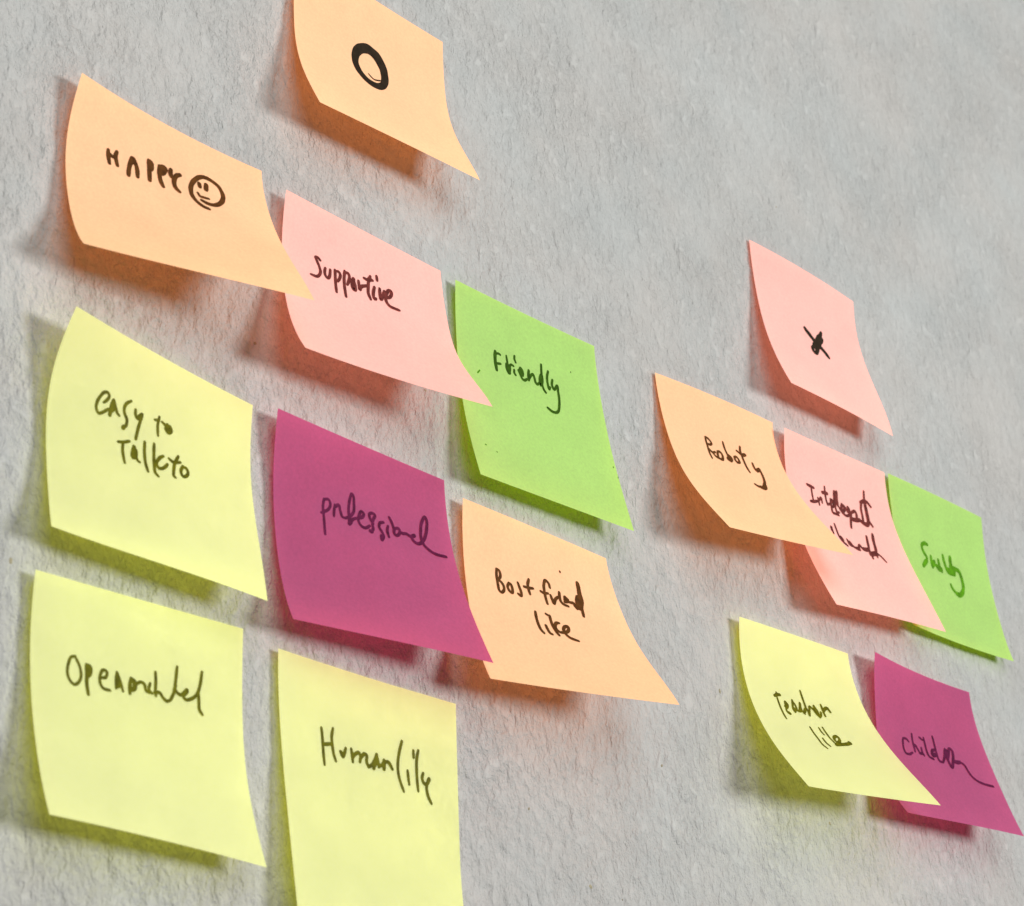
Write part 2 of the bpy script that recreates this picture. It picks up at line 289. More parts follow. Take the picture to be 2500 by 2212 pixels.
INK = [
  ('happy', 'HAPPY', [(1.34,[(0.1935,0.284),(0.1933,0.303),(0.1956,0.3258),(0.1999,0.3532)]),(1.36,[(0.2349,0.273),(0.2288,0.2986),(0.2311,0.3184),(0.237,0.3471)]),(1.35,[(0.1972,0.2992),(0.2096,0.3091),(0.2234,0.3101)]),(1.4,[(0.2879,0.3777),(0.2915,0.3449),(0.2987,0.3052),(0.3114,0.2683),(0.3238,0.2887),(0.3313,0.3175),(0.3319,0.3652)]),(1.4,[(0.3018,0.3054),(0.3129,0.2871),(0.3251,0.2988)]),(1.44,[(0.3908,0.2393),(0.3915,0.2718),(0.3913,0.309),(0.3896,0.3572)]),(1.43,[(0.3924,0.2403),(0.4019,0.2443),(0.4049,0.2685),(0.4023,0.2846),(0.3938,0.2927)]),(1.47,[(0.4451,0.2437),(0.4413,0.283),(0.4423,0.3206),(0.4473,0.3452),(0.4533,0.3619)]),(1.86,[(0.4481,0.2495),(0.4628,0.2418),(0.4706,0.2451),(0.4644,0.2671),(0.4539,0.284)]),(1.54,[(0.4525,0.2546),(0.4548,0.2684)]),(1.49,[(0.5017,0.2343),(0.4976,0.2572),(0.5017,0.2781),(0.5113,0.2769)]),(1.51,[(0.5462,0.243),(0.5291,0.2559),(0.5155,0.2824),(0.511,0.3123),(0.5161,0.3375),(0.5317,0.3538)])]),
  ('happy', 'smiley', [(1.55,[(0.6681,0.3982),(0.6424,0.3946),(0.6147,0.3759),(0.596,0.3452),(0.5936,0.3049),(0.603,0.2677),(0.6253,0.2283),(0.6585,0.1953),(0.6892,0.1869),(0.7215,0.1932),(0.746,0.2076),(0.7594,0.2369),(0.7611,0.265),(0.75,0.301),(0.7285,0.3325),(0.6991,0.3553),(0.667,0.3601),(0.652,0.3563),(0.6416,0.3531)]),(1.55,[(0.6439,0.242),(0.6436,0.2642)]),(1.72,[(0.681,0.231),(0.6742,0.2661)]),(1.07,[(0.6282,0.3105),(0.6361,0.328),(0.6568,0.3264),(0.6802,0.3224)])]),
  ('supportive', 'Supportive', [(1.14,[(0.2207,0.2834),(0.207,0.2747),(0.1933,0.278),(0.2013,0.2954),(0.215,0.3257),(0.2206,0.351),(0.2113,0.3773),(0.1954,0.3911),(0.1639,0.3932)]),(1.16,[(0.2503,0.3154),(0.2454,0.3393),(0.2497,0.3625),(0.2614,0.3712),(0.2729,0.3548),(0.2794,0.3126)]),(1.18,[(0.3076,0.3011),(0.3071,0.3419),(0.3066,0.3837),(0.3076,0.4358)]),(1.17,[(0.312,0.3052),(0.3291,0.3019),(0.3377,0.3151),(0.3315,0.3432),(0.3195,0.3632)]),(1.18,[(0.3657,0.2803),(0.3604,0.3234),(0.3589,0.3689),(0.3621,0.4403)]),(1.18,[(0.3701,0.2875),(0.3857,0.2849),(0.3926,0.302),(0.386,0.3335),(0.3766,0.3574)]),(1.73,[(0.4174,0.3031),(0.4093,0.3322),(0.4104,0.3577),(0.4187,0.3701),(0.4208,0.343),(0.4177,0.322)]),(1.2,[(0.4472,0.3019),(0.4485,0.3268),(0.4508,0.3551),(0.4604,0.3341),(0.4771,0.3199),(0.4986,0.3067)]),(1.2,[(0.4577,0.3289),(0.4986,0.3067)]),(1.19,[(0.4825,0.2683),(0.5029,0.2698),(0.5356,0.2578)]),(1.21,[(0.5226,0.2389),(0.5107,0.2725),(0.5043,0.3137),(0.5022,0.3539),(0.5128,0.3876)]),(1.54,[(0.5133,0.2587),(0.5261,0.2575)]),(1.19,[(0.5624,0.2207),(0.5639,0.2448)]),(1.22,[(0.5438,0.2952),(0.5341,0.3322),(0.5326,0.3629),(0.5392,0.3749),(0.5463,0.3665)]),(1.22,[(0.576,0.2898),(0.5744,0.3232),(0.5769,0.3588),(0.5933,0.3242),(0.6045,0.2927)]),(1.25,[(0.6119,0.3287),(0.6319,0.3194),(0.6478,0.292),(0.6465,0.2733),(0.6335,0.2745),(0.6181,0.2994),(0.6085,0.3303),(0.6115,0.3594),(0.6283,0.3771),(0.6564,0.3793),(0.6851,0.3778)])]),
  ('friendly', 'Friendly', [(1.42,[(0.2594,0.2772),(0.2545,0.3044),(0.2534,0.3326),(0.2568,0.3746)]),(0.93,[(0.265,0.2857),(0.2819,0.2812),(0.2921,0.2835)]),(0.93,[(0.2614,0.3392),(0.2889,0.3323)]),(0.94,[(0.3344,0.275),(0.3357,0.2932),(0.3375,0.3137),(0.3381,0.3416)]),(2.1,[(0.3346,0.324),(0.3358,0.347),(0.3414,0.3592)]),(0.94,[(0.3457,0.3296),(0.3615,0.3126),(0.3778,0.3142)]),(0.94,[(0.3438,0.3631),(0.3522,0.3368),(0.3527,0.3226)]),(0.94,[(0.3924,0.2566),(0.3896,0.2727),(0.3964,0.2892)]),(0.94,[(0.38,0.3346),(0.3783,0.3516),(0.386,0.3597)]),(1.55,[(0.4263,0.3121),(0.4339,0.3213),(0.434,0.3401),(0.4264,0.3309),(0.4184,0.3241)]),(0.95,[(0.4114,0.3312),(0.4245,0.3433),(0.4375,0.3461)]),(0.95,[(0.4089,0.3273),(0.4209,0.3469),(0.43,0.3651),(0.4444,0.3686),(0.4629,0.3566)]),(1.17,[(0.4836,0.3035),(0.4782,0.3278),(0.4748,0.3574)]),(0.96,[(0.4748,0.3574),(0.4894,0.3335),(0.5107,0.3146),(0.5175,0.329),(0.5235,0.3555),(0.5332,0.3607),(0.5472,0.3501)]),(0.96,[(0.5798,0.2395),(0.5753,0.2765),(0.5716,0.3158),(0.5685,0.3502),(0.5759,0.3764),(0.5872,0.3883)]),(1.57,[(0.5678,0.3028),(0.5593,0.3342),(0.5583,0.3559),(0.5699,0.3259),(0.5726,0.3012)]),(0.97,[(0.6249,0.2612),(0.6127,0.2926),(0.6095,0.3271),(0.6154,0.3611),(0.6235,0.3476)]),(0.97,[(0.6485,0.2999),(0.64,0.329),(0.6512,0.3505),(0.6785,0.3211),(0.6786,0.3523),(0.6784,0.3909),(0.6705,0.4321),(0.6578,0.4651),(0.639,0.4808),(0.6112,0.4837),(0.5943,0.4783),(0.582,0.4727)])]),
  ('easy', 'easy', [(0.94,[(0.2447,0.3067),(0.2569,0.2926),(0.2659,0.2708),(0.2567,0.2592),(0.2406,0.2647),(0.2272,0.2845),(0.2161,0.3122),(0.2131,0.3415),(0.2261,0.3605),(0.2469,0.3481),(0.2671,0.3271)]),(1.25,[(0.2888,0.2793),(0.2819,0.3107),(0.2776,0.3486)]),(1.25,[(0.2883,0.2847),(0.2869,0.306),(0.298,0.304),(0.2867,0.3268)]),(0.95,[(0.2901,0.2787),(0.3007,0.3029),(0.3121,0.3268),(0.3213,0.3335)]),(0.97,[(0.3698,0.2495),(0.3529,0.2644),(0.3419,0.2886),(0.3464,0.3155),(0.3583,0.3342),(0.3572,0.3609),(0.3442,0.3792)]),(1.42,[(0.3467,0.3729),(0.3428,0.3797)]),(0.98,[(0.3955,0.2771),(0.3981,0.2998),(0.4079,0.3116),(0.4219,0.306),(0.43,0.2841)]),(1.3,[(0.4156,0.3006),(0.4274,0.2865)]),(0.98,[(0.43,0.2841),(0.4227,0.3162),(0.4138,0.3569),(0.404,0.4059)])]),
  ('easy', 'to', [(0.95,[(0.5138,0.2619),(0.5091,0.2921),(0.5093,0.319),(0.512,0.3475)]),(0.94,[(0.4919,0.283),(0.5138,0.2781)]),(0.95,[(0.5288,0.2788),(0.5413,0.2845),(0.5541,0.2956)]),(1.34,[(0.5561,0.2812),(0.5514,0.3021),(0.564,0.3134),(0.5754,0.3006),(0.5655,0.2856),(0.5604,0.3012)])]),
  ('easy', 'Talk', [(0.97,[(0.3221,0.4495),(0.3483,0.4407),(0.3746,0.4265)]),(0.98,[(0.3441,0.4423),(0.3422,0.4801),(0.3453,0.511),(0.3497,0.5336)]),(1.45,[(0.3969,0.4432),(0.3923,0.4663),(0.39,0.494),(0.4031,0.4756),(0.4038,0.4566)]),(0.99,[(0.401,0.4576),(0.4055,0.4882),(0.4132,0.5014),(0.4214,0.5038)]),(1.0,[(0.4479,0.4021),(0.4461,0.4458),(0.4485,0.4936),(0.4585,0.5337)]),(1.01,[(0.4938,0.3924),(0.4917,0.4392),(0.491,0.4885),(0.4942,0.5259),(0.5074,0.5376)]),(1.02,[(0.5379,0.4324),(0.5201,0.4474),(0.5029,0.4786),(0.5118,0.4971),(0.5292,0.4934),(0.5458,0.4789),(0.5569,0.4636)])]),
  ('easy', 'to', [(1.03,[(0.5655,0.4328),(0.587,0.4411),(0.6229,0.4287)]),(1.04,[(0.6136,0.4047),(0.5959,0.4405),(0.588,0.4739),(0.5855,0.5084),(0.5925,0.5114)]),(1.05,[(0.634,0.4425),(0.6233,0.4717),(0.6306,0.4914),(0.6488,0.4845),(0.6593,0.4636),(0.6515,0.447),(0.6339,0.4454)])]),
  ('professional', 'professional', [(0.94,[(0.2657,0.324),(0.2577,0.3574),(0.2575,0.4034),(0.2569,0.4431),(0.2546,0.4919)]),(0.94,[(0.2656,0.3257),(0.2905,0.3199),(0.2986,0.3389),(0.287,0.3653),(0.263,0.3837),(0.2454,0.3937)]),(0.95,[(0.3236,0.3348),(0.3175,0.3597),(0.3126,0.3909)]),(0.96,[(0.3185,0.3495),(0.3451,0.3284),(0.3503,0.3534),(0.3588,0.3809),(0.3736,0.3833)]),(0.97,[(0.3736,0.3833),(0.3981,0.3695),(0.4248,0.3382),(0.4311,0.296),(0.4302,0.2595),(0.4228,0.2534),(0.4085,0.2861),(0.3987,0.3291),(0.3962,0.3701),(0.3933,0.408)]),(1.46,[(0.3997,0.3724),(0.4035,0.3882),(0.3938,0.4045)]),(0.97,[(0.3938,0.4045),(0.4163,0.3777),(0.4371,0.3649)]),(0.99,[(0.4371,0.3649),(0.4697,0.352),(0.4821,0.3313),(0.4693,0.3232),(0.4548,0.3462),(0.4473,0.3754),(0.4598,0.3957),(0.4824,0.3994),(0.5084,0.3816)]),(1.0,[(0.5305,0.3648),(0.5171,0.3481),(0.5145,0.3233),(0.5316,0.313),(0.5468,0.3187),(0.5336,0.3432),(0.5254,0.3732),(0.5266,0.3901),(0.5115,0.4117)]),(1.41,[(0.5083,0.4074),(0.5168,0.4074)]),(1.01,[(0.5917,0.3397),(0.5702,0.3496),(0.5628,0.3725),(0.5736,0.3902),(0.5816,0.4123),(0.5699,0.4332)]),(1.43,[(0.5692,0.4159),(0.5682,0.432)]),(1.02,[(0.6158,0.3516),(0.6077,0.3767),(0.6121,0.407)]),(1.03,[(0.6292,0.304),(0.6402,0.325),(0.649,0.3574),(0.6472,0.3791),(0.6599,0.3859),(0.6826,0.3615),(0.6774,0.3454),(0.6517,0.3531)]),(1.05,[(0.6826,0.3615),(0.6984,0.3638),(0.7196,0.3592),(0.7431,0.3646),(0.7658,0.3542)]),(1.41,[(0.7562,0.3607),(0.768,0.3535)]),(1.07,[(0.7475,0.3633),(0.7559,0.3823),(0.7785,0.3918),(0.8064,0.3779),(0.8321,0.3447),(0.8527,0.295),(0.8609,0.2495),(0.8528,0.2325),(0.8279,0.267),(0.813,0.3146),(0.8082,0.3593),(0.817,0.3856),(0.8454,0.4063),(0.8806,0.416),(0.9449,0.4114)])]),
  ('best', 'Best', [(1.09,[(0.191,0.3069),(0.186,0.3509),(0.1867,0.3936),(0.1889,0.4248),(0.2008,0.4331),(0.2175,0.4166),(0.2202,0.3926),(0.2057,0.3708),(0.1955,0.3681)]),(1.09,[(0.1926,0.3064),(0.2059,0.3109),(0.2105,0.3322),(0.2064,0.3477),(0.1948,0.3625)]),(1.11,[(0.2559,0.3647),(0.2438,0.3886),(0.2505,0.4101),(0.2659,0.4174),(0.2713,0.3894),(0.2646,0.3679),(0.2543,0.3652)]),(1.12,[(0.3124,0.3464),(0.3171,0.3699),(0.322,0.3982),(0.3172,0.4205),(0.3019,0.4129)]),(1.14,[(0.3878,0.3045),(0.3742,0.338),(0.373,0.3651),(0.3762,0.3927)]),(1.14,[(0.3478,0.3579),(0.373,0.3577),(0.4031,0.3516)])]),
  ('best', 'friend', [(1.18,[(0.5184,0.3117),(0.5162,0.2883),(0.4993,0.2758),(0.4822,0.3049),(0.4751,0.3462),(0.4735,0.3896),(0.4749,0.4203)]),(1.17,[(0.4506,0.3537),(0.4687,0.3589),(0.4963,0.3519)]),(1.19,[(0.5109,0.3582),(0.5137,0.3837),(0.5184,0.4073),(0.535,0.3771),(0.5577,0.3546)]),(1.21,[(0.5755,0.3212),(0.5693,0.3541),(0.5703,0.3788),(0.583,0.3909),(0.6112,0.395)]),(1.83,[(0.6077,0.3421),(0.604,0.3653),(0.6181,0.3514),(0.6092,0.3479)]),(1.23,[(0.5946,0.3745),(0.6175,0.3643),(0.6374,0.3644),(0.6548,0.3622),(0.6589,0.3801),(0.6676,0.3938)]),(1.87,[(0.7258,0.2218),(0.7214,0.2625),(0.7129,0.3087),(0.6949,0.3624)]),(2.28,[(0.6976,0.3136),(0.6854,0.3557),(0.6813,0.3829),(0.6951,0.372),(0.7135,0.3275),(0.7189,0.291)]),(1.26,[(0.7086,0.3418),(0.7019,0.3863),(0.6954,0.4333)]),(0.89,[(0.6156,0.1894),(0.6155,0.1938)])]),
  ('best', 'like', [(1.19,[(0.3834,0.4937),(0.3789,0.5359),(0.3803,0.5738),(0.3863,0.6046),(0.3976,0.6213)]),(1.21,[(0.4242,0.5673),(0.4282,0.594),(0.4355,0.6136),(0.4462,0.6175)]),(1.17,[(0.4463,0.4903),(0.4544,0.4944)]),(1.22,[(0.4664,0.4959),(0.465,0.5319),(0.4686,0.5704),(0.478,0.5978),(0.4862,0.6142)]),(1.23,[(0.5122,0.5288),(0.4953,0.5334),(0.4808,0.5605),(0.4861,0.5823),(0.5011,0.5918)]),(1.26,[(0.5011,0.5918),(0.5306,0.5858),(0.5581,0.5633),(0.5619,0.5384),(0.5407,0.546),(0.5272,0.5682),(0.5307,0.5943),(0.5483,0.6138),(0.5731,0.6213),(0.5948,0.6245)])]),
  ('open', 'Openminded', [(0.89,[(0.1961,0.2953),(0.1776,0.3025),(0.1657,0.3295),(0.1601,0.3673),(0.1692,0.3959),(0.1887,0.4101),(0.2093,0.3964),(0.2205,0.3663),(0.2145,0.3309),(0.2011,0.3064),(0.1944,0.2972)]),(1.12,[(0.2451,0.318),(0.2462,0.3545),(0.2449,0.3948),(0.2496,0.4369)]),(1.32,[(0.2468,0.3207),(0.2604,0.3238),(0.2599,0.3515),(0.2476,0.3665)]),(0.91,[(0.3094,0.356),(0.3303,0.3514),(0.3378,0.3282),(0.3205,0.3228),(0.3062,0.3475),(0.3053,0.3785),(0.3183,0.3973),(0.3493,0.3998)]),(0.92,[(0.3778,0.3843),(0.3789,0.3531),(0.3833,0.3181)]),(0.92,[(0.385,0.3208),(0.3966,0.3492),(0.4091,0.3899)]),(1.15,[(0.3862,0.3453),(0.389,0.3663),(0.3887,0.3757)]),(1.09,[(0.4484,0.3285),(0.4422,0.3578),(0.4408,0.3923)]),(1.5,[(0.4536,0.3335),(0.4641,0.3405),(0.4632,0.3656),(0.4523,0.3742)]),(0.93,[(0.4673,0.3523),(0.4929,0.3342),(0.5107,0.3396),(0.5171,0.3631),(0.5313,0.3693)]),(0.94,[(0.538,0.3304),(0.5317,0.3568),(0.5458,0.3693)]),(0.94,[(0.5645,0.2779),(0.5657,0.315),(0.5629,0.3499),(0.5638,0.3747)]),(0.95,[(0.5569,0.3637),(0.5826,0.3581),(0.5967,0.3738),(0.6145,0.3856),(0.6333,0.3783)]),(0.95,[(0.6333,0.3783),(0.6534,0.3394),(0.6619,0.2937),(0.6698,0.2325)]),(1.12,[(0.6537,0.3299),(0.6615,0.3126)]),(0.96,[(0.6593,0.3287),(0.6682,0.3393),(0.6868,0.3446),(0.7176,0.3159),(0.7174,0.3253),(0.698,0.3453)]),(0.96,[(0.6943,0.343),(0.7087,0.3587),(0.7393,0.3488),(0.7667,0.3239),(0.7828,0.2827),(0.7926,0.2271)]),(0.97,[(0.7744,0.3222),(0.7752,0.3567),(0.7759,0.3849),(0.7902,0.4039)])]),
  ('human', 'Human', [(1.07,[(0.2256,0.2686),(0.2281,0.3046),(0.2283,0.3436),(0.2284,0.3799),(0.2301,0.4158)]),(1.08,[(0.29,0.2581),(0.2805,0.2916),(0.281,0.3281),(0.2852,0.3613),(0.2951,0.3895)]),(1.07,[(0.2291,0.3343),(0.2833,0.3224)]),(1.08,[(0.3241,0.346),(0.3367,0.3646),(0.3561,0.3267)]),(1.35,[(0.3293,0.3477),(0.3374,0.3566)]),(1.09,[(0.3869,0.3234),(0.3902,0.3492),(0.3916,0.3754)]),(1.09,[(0.3912,0.3596),(0.4072,0.3407),(0.4297,0.3311),(0.4376,0.3455),(0.4321,0.3678)]),(1.1,[(0.4351,0.354),(0.4587,0.3309),(0.473,0.3335),(0.4709,0.3606),(0.4803,0.3802)]),(1.38,[(0.5306,0.3198),(0.5232,0.3454),(0.5095,0.3801)]),(1.1,[(0.4803,0.3802),(0.5034,0.3652),(0.5282,0.3283)]),(1.38,[(0.5282,0.3283),(0.5307,0.344),(0.5222,0.359)]),(1.11,[(0.5319,0.3276),(0.5375,0.3508),(0.5398,0.3692)]),(1.11,[(0.54,0.3664),(0.563,0.3541),(0.5717,0.3363)]),(1.39,[(0.5717,0.3363),(0.5703,0.3554),(0.5691,0.3718)]),(1.11,[(0.575,0.341),(0.5972,0.3396),(0.6177,0.3642)])]),
  ('human', 'like', [(1.09,[(0.681,0.2331),(0.6659,0.2746),(0.654,0.3207),(0.6512,0.3648),(0.6596,0.404),(0.679,0.4467)]),(1.1,[(0.7079,0.3544),(0.7099,0.3814),(0.7136,0.4107)]),(1.1,[(0.7458,0.2604),(0.7459,0.2894)]),(1.1,[(0.7738,0.2549),(0.7637,0.2943),(0.761,0.3446),(0.7621,0.3911),(0.7653,0.4303)]),(1.11,[(0.7986,0.3487),(0.7918,0.3693),(0.8001,0.3898),(0.8152,0.3927),(0.8355,0.3697)]),(1.42,[(0.8256,0.377),(0.8317,0.3676)]),(1.11,[(0.8193,0.3864),(0.816,0.4118),(0.8237,0.4436),(0.8412,0.4709)])]),
  ('roboty', 'Roboty', [(1.1,[(0.3234,0.2838),(0.3185,0.3089),(0.3165,0.3381),(0.3132,0.3683),(0.3118,0.396),(0.3148,0.4201)]),(1.09,[(0.3245,0.2835),(0.3455,0.2896),(0.3621,0.3126),(0.349,0.3245),(0.3284,0.3289)]),(1.11,[(0.3162,0.3553),(0.3304,0.3709),(0.3427,0.3774),(0.3661,0.3673)]),(1.13,[(0.3433,0.3822),(0.3564,0.3986),(0.3739,0.4062)]),(1.23,[(0.3901,0.3595),(0.3805,0.3819),(0.379,0.4023),(0.4038,0.408),(0.4187,0.3888),(0.4218,0.368),(0.4121,0.3559),(0.3933,0.3562)]),(1.13,[(0.472,0.2767),(0.4688,0.3039),(0.47,0.335),(0.4744,0.3634)]),(2.49,[(0.4803,0.3643),(0.4785,0.3797),(0.4793,0.3895)]),(1.74,[(0.4818,0.3614),(0.495,0.3726),(0.4813,0.3915),(0.4619,0.3868)]),(1.16,[(0.5312,0.3552),(0.5281,0.3759),(0.5366,0.3887),(0.5594,0.3823),(0.5613,0.3618),(0.5519,0.3495),(0.5331,0.3547)]),(1.16,[(0.6239,0.2637),(0.6117,0.2936),(0.6099,0.326),(0.6086,0.3636),(0.6087,0.4016),(0.6141,0.4335)]),(1.15,[(0.5774,0.3031),(0.5949,0.3105),(0.6128,0.3203),(0.6469,0.3084)]),(1.63,[(0.6197,0.3196),(0.6462,0.3098)]),(1.2,[(0.6854,0.3548),(0.683,0.3756),(0.6869,0.4001),(0.7087,0.3966),(0.727,0.3786)]),(1.7,[(0.6948,0.403),(0.7229,0.3849)]),(1.23,[(0.729,0.3806),(0.7284,0.4065),(0.7242,0.4363),(0.7126,0.4686),(0.6922,0.5013)]),(2.01,[(0.6947,0.4979),(0.6811,0.5182),(0.6616,0.5321),(0.6392,0.533)]),(1.22,[(0.6392,0.533),(0.6155,0.5317),(0.5967,0.5235)])]),
  ('x', 'X', [(1.36,[(0.4003,0.4307),(0.4033,0.4383)]),(2.52,[(0.4026,0.4404),(0.4101,0.4515),(0.426,0.4646),(0.4457,0.4851),(0.4622,0.5016),(0.4839,0.5161),(0.5094,0.5328),(0.5373,0.5539),(0.56,0.581)]),(1.68,[(0.5685,0.402),(0.5573,0.4189),(0.5283,0.4553),(0.4932,0.4945),(0.4504,0.5405),(0.4184,0.5715)]),(3.1,[(0.543,0.4423),(0.5155,0.4748),(0.4802,0.5141),(0.4446,0.5537)]),(2.54,[(0.5526,0.4544),(0.5179,0.4916),(0.483,0.5344),(0.4591,0.5623)]),(1.97,[(0.4166,0.5704),(0.4152,0.5891),(0.4228,0.6025),(0.4375,0.6001),(0.4713,0.5609)])]),
  ('o', 'O', [(1.01,[(0.4309,0.3291),(0.4744,0.3097),(0.5104,0.3157),(0.5457,0.3281),(0.5704,0.36),(0.5885,0.401),(0.5921,0.4479),(0.587,0.5009),(0.5618,0.5553),(0.5284,0.5886),(0.4945,0.6005),(0.4637,0.5986),(0.4329,0.5859),(0.4025,0.5589),(0.3831,0.532),(0.3708,0.4968),(0.368,0.4487),(0.3811,0.3909),(0.4051,0.352),(0.4309,0.3291)]),(1.54,[(0.4346,0.3429),(0.4735,0.3251),(0.5064,0.3302),(0.538,0.3438),(0.5603,0.3731),(0.577,0.4099),(0.5811,0.4528),(0.5769,0.5009),(0.5561,0.5496),(0.5267,0.579),(0.4955,0.59),(0.4665,0.5888),(0.4366,0.5774),(0.4078,0.5517),(0.3899,0.5256),(0.3786,0.4926),(0.3767,0.4499),(0.3891,0.3991),(0.4113,0.3635),(0.4346,0.3429)]),(1.54,[(0.4388,0.3594),(0.4723,0.3438),(0.5016,0.3479),(0.5287,0.3627),(0.548,0.3891),(0.5633,0.4205),(0.568,0.4586),(0.5649,0.5008),(0.5492,0.5428),(0.5243,0.5678),(0.4965,0.5777),(0.4696,0.5774),(0.4409,0.5673),(0.414,0.5432),(0.3981,0.5181),(0.388,0.4877),(0.3871,0.4513),(0.3987,0.4088),(0.4186,0.3774),(0.4388,0.3594)]),(1.02,[(0.4429,0.3753),(0.471,0.3621),(0.4969,0.365),(0.5198,0.3809),(0.5362,0.4046),(0.55,0.431),(0.5553,0.4645),(0.5534,0.5007),(0.5424,0.5366),(0.522,0.5571),(0.4972,0.5662),(0.4723,0.5666),(0.445,0.5577),(0.4198,0.5352),(0.4059,0.5108),(0.3969,0.4829),(0.3971,0.4526),(0.4077,0.4183),(0.4254,0.3911),(0.4429,0.3753)]),(0.64,[(0.4618,0.5173),(0.475,0.5292),(0.4922,0.5388),(0.5168,0.5319),(0.54,0.5204)])]),
  ('intel', 'Intelligent', [(1.27,[(0.1795,0.2709),(0.2103,0.2747),(0.2392,0.2774)]),(1.07,[(0.2151,0.2751),(0.2119,0.3099),(0.2101,0.3506)]),(1.27,[(0.1831,0.3658),(0.2137,0.3607),(0.2459,0.352)]),(1.07,[(0.2588,0.3304),(0.2591,0.3491),(0.2587,0.3695)]),(1.08,[(0.2631,0.3451),(0.2907,0.3233),(0.2898,0.3516)]),(1.09,[(0.3461,0.2466),(0.3403,0.2808),(0.3355,0.3227),(0.339,0.3517)]),(1.53,[(0.3133,0.287),(0.3598,0.2826)]),(1.09,[(0.3397,0.35),(0.3684,0.3404)]),(1.1,[(0.3798,0.3111),(0.3725,0.3427),(0.3721,0.3554),(0.3997,0.3493)]),(1.43,[(0.3819,0.3122),(0.3972,0.3182),(0.3956,0.347)]),(1.69,[(0.4351,0.2559),(0.4233,0.2965),(0.411,0.3404)]),(1.45,[(0.4575,0.2507),(0.443,0.2984),(0.4389,0.3341)]),(1.1,[(0.3707,0.3589),(0.3691,0.3908),(0.3905,0.3925),(0.4214,0.3952)]),(1.11,[(0.4092,0.3503),(0.4121,0.3782),(0.4327,0.3768)]),(1.33,[(0.4837,0.3177),(0.4676,0.3436),(0.4661,0.3694)]),(1.46,[(0.4851,0.3205),(0.5032,0.3324),(0.479,0.3633)]),(1.12,[(0.4467,0.3451),(0.4661,0.3694),(0.4954,0.382),(0.5314,0.3708)]),(1.6,[(0.5373,0.3247),(0.5425,0.3363),(0.5277,0.346)]),(1.13,[(0.5131,0.3333),(0.5243,0.3532),(0.5462,0.3611),(0.5337,0.3767)]),(1.13,[(0.5554,0.3526),(0.5311,0.3965),(0.5061,0.4502)]),(1.24,[(0.5629,0.3477),(0.6013,0.3326),(0.6064,0.354),(0.5976,0.372)]),(1.74,[(0.5358,0.3923),(0.5782,0.3893),(0.6251,0.3788)]),(1.16,[(0.7462,0.1804),(0.7357,0.2204),(0.7251,0.2685),(0.7168,0.3224),(0.7065,0.3734)]),(1.16,[(0.6953,0.256),(0.6741,0.2998),(0.6665,0.3436),(0.6565,0.3879)]),(1.51,[(0.6849,0.2617),(0.7308,0.2411),(0.7626,0.2434)]),(1.17,[(0.7626,0.2434),(0.7868,0.2637)]),(1.77,[(0.6368,0.3858),(0.6545,0.3916),(0.684,0.3947),(0.7105,0.3757)]),(1.17,[(0.7183,0.361),(0.741,0.3916)]),(1.16,[(0.7341,0.2468),(0.7298,0.3064),(0.7205,0.367)])]),
  ('intel', 'humanlike', [(1.65,[(0.3091,0.4893),(0.3051,0.5061)]),(1.13,[(0.3097,0.5019),(0.3093,0.5243)]),(1.14,[(0.3497,0.4616),(0.3498,0.4934),(0.3528,0.5311),(0.3662,0.5572),(0.4006,0.579)]),(1.79,[(0.3683,0.5375),(0.3759,0.5487)]),(1.16,[(0.4196,0.5395),(0.4236,0.5645),(0.453,0.5713),(0.477,0.5793),(0.5001,0.5809)]),(1.7,[(0.436,0.5522),(0.4466,0.5662)]),(1.71,[(0.4826,0.5781),(0.5057,0.5797)]),(1.18,[(0.4946,0.5821),(0.525,0.5496),(0.5355,0.5637),(0.5509,0.5702)]),(1.74,[(0.5419,0.5688),(0.5725,0.5672),(0.6026,0.5592)]),(1.38,[(0.6336,0.4757),(0.6204,0.5128),(0.6052,0.5554)]),(1.2,[(0.6001,0.563),(0.608,0.581)]),(1.64,[(0.7072,0.4481),(0.688,0.4948),(0.6783,0.5363),(0.6631,0.5659)]),(2.01,[(0.5969,0.59),(0.6344,0.5787),(0.6696,0.5711)]),(1.2,[(0.6058,0.5914),(0.603,0.6134)]),(1.21,[(0.6552,0.5775),(0.6564,0.5938)]),(0.92,[(0.6755,0.5699),(0.7009,0.5842),(0.7278,0.6101)])]),
